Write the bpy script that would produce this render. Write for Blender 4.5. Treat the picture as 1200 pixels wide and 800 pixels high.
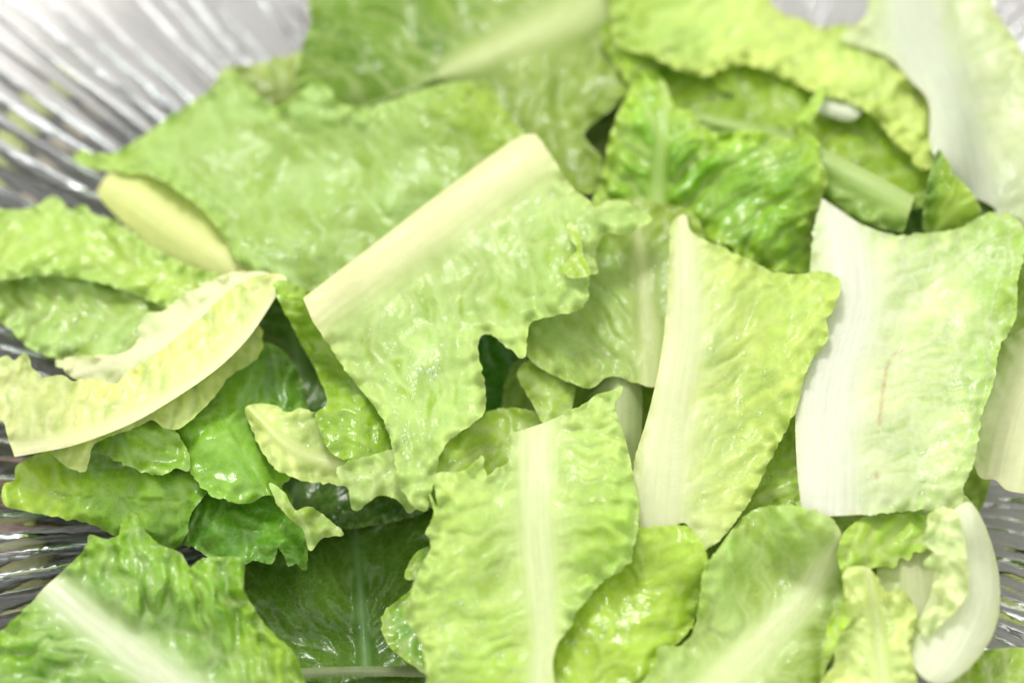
import bpy, math, random
import numpy as np
from mathutils import Vector
from mathutils.geometry import delaunay_2d_cdt

random.seed(7)
rng = np.random.default_rng(11)
for o in list(bpy.data.objects):
    bpy.data.objects.remove(o)
S = bpy.context.scene
COL = S.collection

# ------------------------------------------------------------------ camera
TILT = math.radians(34)
FOC = Vector((0, 0, 0.062))
DIST = 0.72
LENS = 85.0
cam = bpy.data.cameras.new('camera')
cam.lens = LENS
cam.sensor_width = 36
cam.clip_start = 0.02
cam.clip_end = 50
cam_o = bpy.data.objects.new('camera', cam)
COL.objects.link(cam_o)
CPOS = FOC + DIST * Vector((0, -math.sin(TILT), math.cos(TILT)))
cam_o.location = CPOS
cam_o.rotation_euler = (TILT, 0, 0)
cam.dof.use_dof = True
cam.dof.focus_distance = DIST - 0.018
cam.dof.aperture_fstop = 3.4
cam.dof.aperture_blades = 9
S.camera = cam_o

# ------------------------------------------------------------------ light
w = bpy.data.worlds.new('World')
S.world = w
w.use_nodes = True
bg = w.node_tree.nodes['Background']
bg.inputs[0].default_value = (1.0, 0.985, 0.96, 1)
bg.inputs[1].default_value = 0.98


def area(name, loc, target, size, power, colour):
    l = bpy.data.lights.new(name, 'AREA')
    l.shape = 'RECTANGLE'
    l.size, l.size_y = size
    l.energy = power
    l.color = colour
    o = bpy.data.objects.new(name, l)
    COL.objects.link(o)
    o.location = loc
    o.rotation_euler = (Vector(target) - Vector(loc)).to_track_quat('-Z', 'Y').to_euler()
    return o


area('ceiling_light', (-0.25, 0.75, 1.15), (0, 0, 0.05), (0.36, 0.26), 9.5, (1.0, 0.99, 0.97))
S.view_settings.view_transform = 'Standard'
S.view_settings.look = 'None'
S.view_settings.exposure = 0.84
S.view_settings.gamma = 1.0
S.cycles.use_denoising = True
S.cycles.max_bounces = 14
S.cycles.diffuse_bounces = 10
S.cycles.transmission_bounces = 10
S.cycles.transparent_max_bounces = 10
S.cycles.caustics_reflective = False
S.cycles.caustics_refractive = True
S.cycles.sample_clamp_indirect = 5.0

# ------------------------------------------------------------------ pixel <-> place
KX = 36.0 / LENS / 1200.0
RT = np.array([1.0, 0, 0])
UPV = np.array([0, math.cos(TILT), math.sin(TILT)])
FW = np.array([0, math.sin(TILT), -math.cos(TILT)])
CP = np.array(CPOS)


def at(px, py, z):
    """the place seen at a spot of the picture, at height z (metres)"""
    px = np.asarray(px, float)
    py = np.asarray(py, float)
    z = np.asarray(z, float)
    dx = (px - 600) * KX
    dy = (400 - py) * KX
    d = FW[None] + dx.reshape(-1, 1) * RT[None] + dy.reshape(-1, 1) * UPV[None]
    t = (z.reshape(-1) - CP[2]) / d[:, 2]
    return CP[None] + d * t[:, None]


# ------------------------------------------------------------------ noise
def _hash(ix, iy, seed):
    n = (ix * 374761393 + iy * 668265263 + seed * 974634777) & 0x7fffffff
    n = (n ^ (n >> 13)) * 1274126177 & 0x7fffffff
    n = n ^ (n >> 16)
    return (n & 0xffff) / 65535.0


def noise(x, y, seed=0):
    """smooth gradient noise, about -1..1"""
    x = np.asarray(x, float)
    y = np.asarray(y, float)
    ix = np.floor(x).astype(np.int64)
    iy = np.floor(y).astype(np.int64)
    fx, fy = x - ix, y - iy
    ux = fx * fx * fx * (fx * (fx * 6 - 15) + 10)
    uy = fy * fy * fy * (fy * (fy * 6 - 15) + 10)

    def g(ox, oy):
        a = _hash(ix + ox, iy + oy, seed) * 2 * math.pi
        return np.cos(a) * (fx - ox) + np.sin(a) * (fy - oy)
    a = g(0, 0) * (1 - ux) + g(1, 0) * ux
    b = g(0, 1) * (1 - ux) + g(1, 1) * ux
    return (a * (1 - uy) + b * uy) * 1.5


def cells(x, y, seed=0):
    """cell pattern: distance to the border between cells (0 on it), cell number"""
    ix, iy = np.floor(x).astype(np.int64), np.floor(y).astype(np.int64)
    f1 = np.full(x.shape, 9.0)
    f2 = np.full(x.shape, 9.0)
    idn = np.zeros(x.shape)
    for ox in (-1, 0, 1):
        for oy in (-1, 0, 1):
            cx = ix + ox + 0.15 + 0.7 * _hash(ix + ox, iy + oy, seed)
            cy = iy + oy + 0.15 + 0.7 * _hash(ix + ox, iy + oy, seed + 7)
            q = np.hypot(x - cx, y - cy)
            m = q < f1
            f2 = np.where(m, f1, np.minimum(f2, q))
            idn = np.where(m, _hash(ix + ox, iy + oy, seed + 13), idn)
            f1 = np.where(m, q, f1)
    return f2 - f1, idn


def sst(a, b, x):
    t = np.clip((x - a) / (b - a), 0, 1)
    return t * t * (3 - 2 * t)


def lin(c):
    c = np.array(c, float) / 255.0
    return np.where(c <= 0.04045, c / 12.92, ((c + 0.055) / 1.055) ** 2.4)


# ------------------------------------------------------------------ materials
def new_mat(name):
    m = bpy.data.materials.new(name)
    m.use_nodes = True
    nt = m.node_tree
    nt.nodes.clear()
    return m, nt, nt.nodes, nt.links


def leaf_material(name, rough, transl, coat, cell, grain=0.14, mottle=0.1, fine=22, spec=0.3):
    m, nt, N, L = new_mat(name)
    out = N.new('ShaderNodeOutputMaterial')
    att = N.new('ShaderNodeAttribute')
    att.attribute_name = 'tint'
    puv = N.new('ShaderNodeAttribute')
    puv.attribute_name = 'blade_place'
    # fine net of veins
    vor = N.new('ShaderNodeTexVoronoi')
    vor.feature = 'DISTANCE_TO_EDGE'
    vor.inputs['Scale'].default_value = cell
    warp = N.new('ShaderNodeTexNoise')
    warp.inputs['Scale'].default_value = 12
    warp.inputs['Detail'].default_value = 2
    add = N.new('ShaderNodeMixRGB')
    add.blend_type = 'LINEAR_LIGHT'
    add.inputs[0].default_value = 0.05
    L.new(puv.outputs['Vector'], warp.inputs['Vector'])
    L.new(puv.outputs['Vector'], add.inputs[1])
    L.new(warp.outputs['Color'], add.inputs[2])
    L.new(add.outputs[0], vor.inputs['Vector'])
    ramp = N.new('ShaderNodeMapRange')
    ramp.inputs['From Min'].default_value = 0.0
    ramp.inputs['From Max'].default_value = 0.09
    ramp.inputs['To Min'].default_value = 1.0
    ramp.inputs['To Max'].default_value = 0.0
    L.new(vor.outputs['Distance'], ramp.inputs['Value'])
    # the vein net fades out on the midrib
    sep = N.new('ShaderNodeSeparateXYZ')
    L.new(puv.outputs['Vector'], sep.inputs[0])
    net = N.new('ShaderNodeMath')
    net.operation = 'MULTIPLY'
    L.new(ramp.outputs[0], net.inputs[0])
    L.new(att.outputs['Alpha'], net.inputs[1])
    # mottling
    n1 = N.new('ShaderNodeTexNoise')
    n1.inputs['Scale'].default_value = 9
    n1.inputs['Detail'].default_value = 6
    n1.inputs['Roughness'].default_value = 0.6
    L.new(puv.outputs['Vector'], n1.inputs['Vector'])
    hsv = N.new('ShaderNodeHueSaturation')
    mr = N.new('ShaderNodeMapRange')
    mr.inputs['From Min'].default_value = 0.3
    mr.inputs['From Max'].default_value = 0.7
    mr.inputs['To Min'].default_value = 1.0 - mottle
    mr.inputs['To Max'].default_value = 1.0 + mottle
    L.new(n1.outputs['Fac'], mr.inputs['Value'])
    mo = N.new('ShaderNodeMix')
    mo.inputs[2].default_value = 1.0
    am = N.new('ShaderNodeMapRange')
    am.inputs['To Min'].default_value = 0.3
    L.new(att.outputs['Alpha'], am.inputs['Value'])
    L.new(am.outputs[0], mo.inputs[0])
    L.new(mr.outputs[0], mo.inputs[3])
    L.new(mo.outputs[0], hsv.inputs['Value'])
    L.new(att.outputs['Color'], hsv.inputs['Color'])
    vm = N.new('ShaderNodeMixRGB')
    vm.blend_type = 'MIX'
    vm.inputs[2].default_value = (0.55, 0.62, 0.26, 1)
    vf = N.new('ShaderNodeMath')
    vf.operation = 'MULTIPLY'
    vf.inputs[1].default_value = 0.15
    L.new(net.outputs[0], vf.inputs[0])
    L.new(vf.outputs[0], vm.inputs[0])
    L.new(hsv.outputs[0], vm.inputs[1])
    # relief
    n2 = N.new('ShaderNodeTexNoise')
    n2.inputs['Scale'].default_value = fine
    n2.inputs['Detail'].default_value = 5
    L.new(puv.outputs['Vector'], n2.inputs['Vector'])
    hsum = N.new('ShaderNodeMath')
    hsum.operation = 'MULTIPLY_ADD'
    hsum.inputs[1].default_value = -0.35
    L.new(net.outputs[0], hsum.inputs[0])
    L.new(n2.outputs['Fac'], hsum.inputs[2])
    bump = N.new('ShaderNodeBump')
    gm = N.new('ShaderNodeMapRange')
    gm.inputs['To Min'].default_value = grain * 0.3
    gm.inputs['To Max'].default_value = grain
    L.new(att.outputs['Alpha'], gm.inputs['Value'])
    L.new(gm.outputs[0], bump.inputs['Strength'])
    bump.inputs['Distance'].default_value = 0.0012
    L.new(hsum.outputs[0], bump.inputs['Height'])
    p = N.new('ShaderNodeBsdfPrincipled')
    p.inputs['IOR'].default_value = 1.42
    p.inputs['Specular IOR Level'].default_value = spec
    p.inputs['Coat Weight'].default_value = coat
    p.inputs['Coat Roughness'].default_value = 0.07
    p.inputs['Coat IOR'].default_value = 1.34
    rr = N.new('ShaderNodeMapRange')
    rr.inputs['From Min'].default_value = 0.35
    rr.inputs['From Max'].default_value = 0.65
    rr.inputs['To Min'].default_value = rough - 0.1
    rr.inputs['To Max'].default_value = rough + 0.12
    L.new(n1.outputs['Fac'], rr.inputs['Value'])
    ra = N.new('ShaderNodeMapRange')
    ra.inputs['To Min'].default_value = 0.14
    ra.inputs['To Max'].default_value = 0.0
    L.new(att.outputs['Alpha'], ra.inputs['Value'])
    rs = N.new('ShaderNodeMath')
    L.new(rr.outputs[0], rs.inputs[0])
    L.new(ra.outputs[0], rs.inputs[1])
    L.new(rs.outputs[0], p.inputs['Roughness'])
    cw = N.new('ShaderNodeMapRange')
    cw.inputs['To Min'].default_value = coat * 0.3
    cw.inputs['To Max'].default_value = coat
    L.new(att.outputs['Alpha'], cw.inputs['Value'])
    L.new(cw.outputs[0], p.inputs['Coat Weight'])
    L.new(vm.outputs[0], p.inputs['Base Color'])
    L.new(bump.outputs[0], p.inputs['Normal'])
    L.new(bump.outputs[0], p.inputs['Coat Normal'])
    tr = N.new('ShaderNodeBsdfTranslucent')
    g = N.new('ShaderNodeHueSaturation')
    g.inputs['Saturation'].default_value = 1.03
    g.inputs['Value'].default_value = 1.15
    L.new(vm.outputs[0], g.inputs['Color'])
    L.new(g.outputs[0], tr.inputs['Color'])
    L.new(bump.outputs[0], tr.inputs['Normal'])
    mix = N.new('ShaderNodeMixShader')
    mix.inputs[0].default_value = transl
    L.new(p.outputs[0], mix.inputs[1])
    L.new(tr.outputs[0], mix.inputs[2])
    L.new(mix.outputs[0], out.inputs[0])
    return m


M_BLADE = leaf_material('leaf_blade', 0.36, 0.5, 0.34, 9.0, 0.10, 0.07, 16, 0.34)
M_WET = leaf_material('wet_leaf_blade', 0.27, 0.46, 0.55, 8.0, 0.10, 0.07, 11, 0.5)


def glass_material():
    m, nt, N, L = new_mat('clear_glass')
    out = N.new('ShaderNodeOutputMaterial')
    p = N.new('ShaderNodeBsdfPrincipled')
    p.inputs['Base Color'].default_value = (0.93, 0.965, 0.96, 1)
    p.inputs['Roughness'].default_value = 0.04
    p.inputs['IOR'].default_value = 1.5
    p.inputs['Transmission Weight'].default_value = 1.0
    tc = N.new('ShaderNodeNewGeometry')
    n = N.new('ShaderNodeTexNoise')
    n.inputs['Scale'].default_value = 70
    n.inputs['Detail'].default_value = 3
    L.new(tc.outputs['Position'], n.inputs['Vector'])
    b = N.new('ShaderNodeBump')
    b.inputs['Strength'].default_value = 0.25
    b.inputs['Distance'].default_value = 0.003
    L.new(n.outputs['Fac'], b.inputs['Height'])
    L.new(b.outputs[0], p.inputs['Normal'])
    L.new(p.outputs[0], out.inputs[0])
    return m


def water_material():
    m, nt, N, L = new_mat('water')
    out = N.new('ShaderNodeOutputMaterial')
    fr = N.new('ShaderNodeFresnel')
    fr.inputs[0].default_value = 1.75
    t = N.new('ShaderNodeBsdfTransparent')
    t.inputs[0].default_value = (0.97, 0.99, 0.97, 1)
    g = N.new('ShaderNodeBsdfGlossy')
    g.inputs['Roughness'].default_value = 0.28
    mix = N.new('ShaderNodeMixShader')
    geo = N.new('ShaderNodeNewGeometry')
    inv = N.new('ShaderNodeMath')
    inv.operation = 'SUBTRACT'
    inv.inputs[0].default_value = 1.0
    mul = N.new('ShaderNodeMath')
    mul.operation = 'MULTIPLY'
    L.new(geo.outputs['Backfacing'], inv.inputs[1])
    L.new(inv.outputs[0], mul.inputs[0])
    L.new(fr.outputs[0], mul.inputs[1])
    L.new(mul.outputs[0], mix.inputs[0])
    L.new(t.outputs[0], mix.inputs[1])
    L.new(g.outputs[0], mix.inputs[2])
    L.new(mix.outputs[0], out.inputs[0])
    return m


def wood_material(name, dark, light, scale, rough):
    m, nt, N, L = new_mat(name)
    out = N.new('ShaderNodeOutputMaterial')
    tc = N.new('ShaderNodeTexCoord')
    mp = N.new('ShaderNodeMapping')
    mp.inputs['Scale'].default_value = scale
    L.new(tc.outputs['Object'], mp.inputs[0])
    n = N.new('ShaderNodeTexNoise')
    n.inputs['Scale'].default_value = 2.0
    n.inputs['Detail'].default_value = 8
    n.inputs['Roughness'].default_value = 0.65
    L.new(mp.outputs[0], n.inputs['Vector'])
    cr = N.new('ShaderNodeValToRGB')
    cr.color_ramp.elements[0].position = 0.3
    cr.color_ramp.elements[0].color = dark + (1,)
    cr.color_ramp.elements[1].position = 0.72
    cr.color_ramp.elements[1].color = light + (1,)
    L.new(n.outputs['Fac'], cr.inputs[0])
    p = N.new('ShaderNodeBsdfPrincipled')
    p.inputs['Roughness'].default_value = rough
    L.new(cr.outputs[0], p.inputs['Base Color'])
    b = N.new('ShaderNodeBump')
    b.inputs['Strength'].default_value = 0.2
    b.inputs['Distance'].default_value = 0.001
    L.new(n.outputs['Fac'], b.inputs['Height'])
    L.new(b.outputs[0], p.inputs['Normal'])
    L.new(p.outputs[0], out.inputs[0])
    return m


M_GLASS = glass_material()
M_WATER = water_material()
M_TABLE = wood_material('pale_table', (0.34, 0.31, 0.30), (0.52, 0.47, 0.455), (4, 30, 4), 0.5)
M_BOARD = wood_material('dark_board', (0.012, 0.011, 0.010), (0.06, 0.05, 0.042), (5, 50, 5), 0.6)


# ------------------------------------------------------------------ objects
def mesh_obj(name, verts, faces, mat, parent=None, smooth=True):
    me = bpy.data.meshes.new(name)
    me.from_pydata([tuple(v) for v in verts], [], faces)
    me.materials.append(mat)
    if smooth:
        me.polygons.foreach_set('use_smooth', np.ones(len(me.polygons), bool))
    me.update()
    o = bpy.data.objects.new(name, me)
    COL.objects.link(o)
    if parent is not None:
        o.parent = parent
    return o


# table (the surface the bowl stands on)
def grid_sheet(name, x0, x1, y0, y1, z, mat):
    o = mesh_obj(name, [(x0, y0, z), (x1, y0, z), (x1, y1, z), (x0, y1, z)], [(0, 1, 2, 3)], mat)
    o['kind'] = 'structure'
    return o


grid_sheet('table', -3, 3, -3, 3, -0.017, M_TABLE)

def rounded_slab(name, x0, x1, y0, y1, z0, z1, rad, mat):
    ring = []
    for cx, cy, a0 in ((x1 - rad, y1 - rad, 0), (x0 + rad, y1 - rad, 90), (x0 + rad, y0 + rad, 180), (x1 - rad, y0 + rad, 270)):
        for k in range(9):
            a = math.radians(a0 + k * 11.25)
            ring.append((cx + rad * math.cos(a), cy + rad * math.sin(a)))
    n = len(ring)
    cx, cy = (x0 + x1) / 2, (y0 + y1) / 2
    V = []
    for f, z in ((1, z0), (1, z1 - 0.002), (0.994, z1)):
        V += [(cx + (x - cx) * f, cy + (y - cy) * f, z) for x, y in ring]
    F = [tuple(range(2 * n, 3 * n))]
    for k in range(2):
        F += [(k * n + i, k * n + (i + 1) % n, (k + 1) * n + (i + 1) % n, (k + 1) * n + i) for i in range(n)]
    return mesh_obj(name, V, F, mat, smooth=False)


board = rounded_slab('added_dark_board', -0.75, 0.05, -0.6, 0.135, 0.0, 0.016, 0.03, M_BOARD)  # added board, gives the glass dark gaps to refract
board['label'] = 'dark brown wooden board added for dark tones in the ribbed glass at left'
board['category'] = 'board'
board.location.z = -0.0165

# ------------------------------------------------------------------ glass bowl
BOWL_C = (0.035, 0.012)
R_BASE, R_RIM, Z_IN, Z_RIM = 0.098, 0.30, 0.0085, 0.078


def wall_r(z):
    """inside radius of the bowl at height z"""
    t = np.clip((np.asarray(z, float) - Z_IN) / (Z_RIM - Z_IN), 0, 1)
    return R_BASE + (R_RIM - R_BASE) * (0.25 * np.sqrt(t) + 0.75 * t)


_zt = np.linspace(Z_IN, Z_RIM, 400)
_rt = wall_r(_zt)


def wall_z(r):
    return np.interp(r, _rt, _zt)


bowl = bpy.data.objects.new('glass_bowl', None)
COL.objects.link(bowl)
bowl.location = (BOWL_C[0], BOWL_C[1], 0)
bowl['label'] = 'clear glass salad bowl with ribbed sides holding all the lettuce'
bowl['category'] = 'bowl'
NR = 180


def flute(hin, hout, ph):
    da = 2 * math.pi / NR
    zs = [Z_IN + (Z_RIM - Z_IN) * (k / 22.0) ** 1.6 for k in range(23)]
    NA = 10
    V, F = [], []

    def pt(a, r, z):
        V.append((r * math.cos(a), r * math.sin(a), z))
        return len(V) - 1
    inner, outer = [], []
    for z in zs:
        r = float(wall_r(z))
        ri, ro = [], []
        for j in range(NA + 1):
            u = j / NA
            a = (u - 0.5) * da
            ridge = math.sin(math.pi * u) ** 0.8 * min(1.0, (z - Z_IN) / 0.01) * (1 + 0.35 * math.sin(z * 260 + ph) * math.sin(z * 95 + 2 * ph))
            ri.append(pt(a, r - 0.0022 * hin * ridge * (r / 0.2), z + 0.0012 * hin * ridge))
            ro.append(pt(a, r + 0.0034 + 0.0024 * hout * ridge, z - 0.0034 - 0.0018 * hout * ridge))
        inner.append(ri)
        outer.append(ro)
    for k in range(len(zs) - 1):
        for j in range(NA):
            F.append((inner[k][j], inner[k][j + 1], inner[k + 1][j + 1], inner[k + 1][j]))
            F.append((outer[k][j + 1], outer[k][j], outer[k + 1][j], outer[k + 1][j + 1]))
    for j in range(NA):
        F.append((inner[-1][j], inner[-1][j + 1], outer[-1][j + 1], outer[-1][j]))
    F = [tuple(reversed(f)) for f in F]
    return V, F


def build_bowl():
    da = 2 * math.pi / NR
    rr = random.Random(5)
    kinds = []
    for q in range(7):
        V, F = flute(0.5 + 1.1 * rr.random(), 0.5 + 1.0 * rr.random(), rr.random() * 6)
        kinds.append(mesh_obj('flute', V, F, M_GLASS, bowl))
        kinds[-1].rotation_euler.z = q * da
    for i in range(7, NR):
        c = rr.choice(kinds).copy()
        COL.objects.link(c)
        c.parent = bowl
        c.rotation_euler.z = i * da
    # base: a flat floor with a moulded ring on it and a foot under it
    prof = [(0.0, Z_IN), (0.070, Z_IN), (0.0735, Z_IN + 0.0016), (0.0765, Z_IN + 0.0026), (0.0795, Z_IN + 0.0016), (0.083, Z_IN),
            (0.098, Z_IN)]
    prof2 = [(0.1010, Z_IN - 0.0032), (0.094, 0.0035), (0.090, 0.0012), (0.085, 0.0012), (0.082, 0.0035), (0.0, 0.0042)]
    V, F = [], []
    NS = NR * 2
    rings = []
    for (r, z) in prof + prof2:
        if r == 0:
            V.append((0, 0, z))
            rings.append([len(V) - 1])
        else:
            ring = []
            for i in range(NS):
                a = (i - 0.5 * 2) * math.pi * 2 / NS + math.pi / NR
                V.append((r * math.cos(a), r * math.sin(a), z))
                ring.append(len(V) - 1)
            rings.append(ring)
    for a, b in zip(rings[:-1], rings[1:]):
        for i in range(NS):
            j = (i + 1) % NS
            if len(a) == 1:
                F.append((a[0], b[i], b[j]))
            elif len(b) == 1:
                F.append((a[j], a[i], b[0]))
            elif (a is rings[len(prof) - 1]):
                continue
            else:
                F.append((a[i], b[i], b[j], a[j]))
    mesh_obj('base', V, F, M_GLASS, bowl)


build_bowl()

def scrap(label, px, py, r, hgt, mat, spin):
    """a rough chopped piece lying on the board outside the bowl"""
    c = at([px], [py], [0.0])[0]
    V, F = [], []
    ns = 11
    for k, (f, zz) in enumerate(((0.9, 0.0), (1.0, 0.35), (0.86, 0.8), (0.5, 1.0))):
        for j in range(ns):
            a = j / ns * 2 * math.pi
            rr = r * f * (1 + 0.25 * math.sin(2 * a + spin) + 0.12 * math.sin(5 * a + spin * 3))
            V.append((rr * math.cos(a) * 1.25, rr * math.sin(a), hgt * zz * (1 + 0.15 * math.sin(3 * a + spin))))
    for k in range(3):
        for j in range(ns):
            F.append((k * ns + j, k * ns + (j + 1) % ns, (k + 1) * ns + (j + 1) % ns, (k + 1) * ns + j))
    F.append(tuple(3 * ns + j for j in range(ns)))
    F.append(tuple(reversed(range(ns))))
    o = mesh_obj('vegetable_scrap', V, F, mat)
    o.location = (c[0], c[1], 0.0)
    o.rotation_euler.z = spin
    o['label'] = label
    o['category'] = 'scrap'
    return o


def scrap_mat(name, c):
    m = wood_material(name, tuple(x * 0.7 for x in c), tuple(min(1, x * 1.3) for x in c), (60, 60, 60), 0.5)
    return m


for lab, px, py, r, hg, c, sp in [
        ('reddish brown scrap behind the glass ribs at lower left', 34, 618, 0.010, 0.008, (0.22, 0.09, 0.07), 0.4),
        ('yellow green scrap behind the glass ribs, below the reddish one', 26, 648, 0.008, 0.006, (0.42, 0.46, 0.12), 1.9),
        ('olive scrap behind the glass ribs, lowest of three at lower left', 24, 672, 0.009, 0.007, (0.25, 0.24, 0.10), 2.7),
        ('brown scrap at the left edge behind the glass ribs, lower left', -6, 640, 0.010, 0.008, (0.26, 0.15, 0.10), 3.9),
        ('yellow green scrap at the left edge behind the glass, upper left', 8, 186, 0.009, 0.006, (0.40, 0.44, 0.10), 0.9),
        ('beige scrap behind the glass ribs beside the yellow one, upper left', 58, 206, 0.005, 0.005, (0.50, 0.40, 0.26), 5.0)]:
    scrap(lab, px, py, r, hg, scrap_mat('scrap_colour', c), sp)

# ------------------------------------------------------------------ lettuce
STEP = 4.0
GX0, GY0 = -90.0, -90.0
GX = np.arange(GX0, 1300, STEP)
GY = np.arange(GY0, 900, STEP)
GXX, GYY = np.meshgrid(GX, GY)
# the pile starts on the inside of the bowl
BUF = np.full(GXX.shape, Z_IN)
for _ in range(30):
    P = at(GXX.ravel(), GYY.ravel(), BUF.ravel())
    r = np.hypot(P[:, 0] - BOWL_C[0], P[:, 1] - BOWL_C[1])
    BUF = 0.5 * BUF + 0.5 * (wall_z(r).reshape(BUF.shape) + 0.003)
BUF = BUF * 1000.0  # millimetres from here on


def maxf(a, n):
    for ax in (0, 1):
        b = a.copy()
        for k in range(1, n + 1):
            for sgn in (1, -1):
                s = np.roll(a, sgn * k, ax)
                b = np.maximum(b, s)
        a = b
    return a


def boxf(a, n):
    for ax in (0, 1):
        b = np.zeros_like(a)
        for k in range(-n, n + 1):
            b += np.roll(a, k, ax)
        a = b / (2 * n + 1)
    return a


def bil(g, x, y):
    fx = np.clip((x - GX0) / STEP, 0, g.shape[1] - 1.001)
    fy = np.clip((y - GY0) / STEP, 0, g.shape[0] - 1.001)
    ix, iy = fx.astype(int), fy.astype(int)
    u, v = fx - ix, fy - iy
    return (g[iy, ix] * (1 - u) + g[iy, ix + 1] * u) * (1 - v) + (g[iy + 1, ix] * (1 - u) + g[iy + 1, ix + 1] * u) * v


def smooth_outline(pts, jag, seed, step=3.0):
    n = len(pts)
    out = []
    for i in range(n):
        p0, p1, p2, p3 = pts[i - 1], pts[i], pts[(i + 1) % n], pts[(i + 2) % n]
        a, b = np.array(p1[:2], float), np.array(p2[:2], float)
        L_ = np.linalg.norm(b - a)
        ta = np.zeros(2) if len(p1) > 2 else (b - np.array(p0[:2], float)) * 0.5
        tb = np.zeros(2) if len(p2) > 2 else (np.array(p3[:2], float) - a) * 0.5
        for t in (ta, tb):
            m = np.linalg.norm(t)
            if m > L_ * 1.2:
                t *= L_ * 1.2 / m
        if len(p1) > 2:
            ta = (b - a) * 0.8
        if len(p2) > 2:
            tb = (b - a) * 0.8
        k = max(2, int(L_ / step))
        for j in range(k):
            t = j / k
            t2, t3 = t * t, t * t * t
            q = (2 * t3 - 3 * t2 + 1) * a + (t3 - 2 * t2 + t) * ta + (-2 * t3 + 3 * t2) * b + (t3 - t2) * tb
            out.append(q)
    P = np.array(out)
    d = np.roll(P, -1, 0) - np.roll(P, 1, 0)
    nrm = np.stack([d[:, 1], -d[:, 0]], 1)
    nrm /= np.linalg.norm(nrm, axis=1, keepdims=True) + 1e-9
    s = np.concatenate([[0], np.cumsum(np.linalg.norm(np.diff(P, axis=0), axis=1))])
    return P, nrm, s


def inside(poly, x, y):
    res = np.zeros(x.shape, bool)
    px, py = poly[:, 0], poly[:, 1]
    qx, qy = np.roll(px, -1), np.roll(py, -1)
    for i in range(len(px)):
        if py[i] == qy[i]:
            continue
        c = ((py[i] > y) != (qy[i] > y))
        if not c.any():
            continue
        xi = (qx[i] - px[i]) * (y - py[i]) / (qy[i] - py[i]) + px[i]
        res ^= c & (x < xi)
    return res


def edge_dist(poly, x, y):
    res = np.full(x.shape, 1e9)
    px, py = poly[:, 0], poly[:, 1]
    for i in range(0, len(px), 2):
        res = np.minimum(res, (x - px[i]) ** 2 + (y - py[i]) ** 2)
    return np.sqrt(res)


class Rib:
    def __init__(self, pts):
        pts = [tuple(p) for p in pts]
        P = np.array(pts, float)
        a = P[0].copy()
        a[:2] += (P[0, :2] - P[1, :2]) / np.linalg.norm(P[0, :2] - P[1, :2]) * 500
        b = P[-1].copy()
        b[:2] += (P[-1, :2] - P[-2, :2]) / np.linalg.norm(P[-1, :2] - P[-2, :2]) * 500
        # smooth chain
        Q = []
        n = len(P)
        for i in range(n - 1):
            p0 = P[max(i - 1, 0)]
            p1, p2 = P[i], P[i + 1]
            p3 = P[min(i + 2, n - 1)]
            for j in range(10):
                t = j / 10
                Q.append(0.5 * ((2 * p1) + (-p0 + p2) * t + (2 * p0 - 5 * p1 + 4 * p2 - p3) * t * t + (-p0 + 3 * p1 - 3 * p2 + p3) * t ** 3))
        Q.append(P[-1])
        self.Q = np.array([a] + Q + [b])
        seg = np.linalg.norm(np.diff(self.Q[:, :2], axis=0), axis=1)
        self.S = np.concatenate([[0], np.cumsum(seg)]) - 500
        self.len = self.S[-1] - 500

    def eval(self, x, y):
        best = np.full(x.shape, 1e18)
        s = np.zeros(x.shape)
        d = np.zeros(x.shape)
        wd = np.zeros(x.shape)
        for i in range(len(self.Q) - 1):
            a, b = self.Q[i], self.Q[i + 1]
            ab = b[:2] - a[:2]
            L2 = ab @ ab
            if L2 < 1e-9:
                continue
            t = np.clip(((x - a[0]) * ab[0] + (y - a[1]) * ab[1]) / L2, 0, 1)
            dx, dy = x - a[0] - t * ab[0], y - a[1] - t * ab[1]
            q = dx * dx + dy * dy
            m = q < best
            best = np.where(m, q, best)
            sg = np.sign(ab[0] * dy - ab[1] * dx)
            s = np.where(m, self.S[i] + t * math.sqrt(L2), s)
            d = np.where(m, sg * np.sqrt(q), d)
            wd = np.where(m, a[2] + t * (b[2] - a[2]), wd)
        return s, d, np.maximum(wd, 0.5)


LEAVES = []
ALB_PALE, ALB_DEEP = np.array([0.82, 0.885, 1.04]), np.array([1.36, 1.0, 0.42])
GROUP = 'cut romaine lettuce leaves heaped in the glass bowl'


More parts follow.
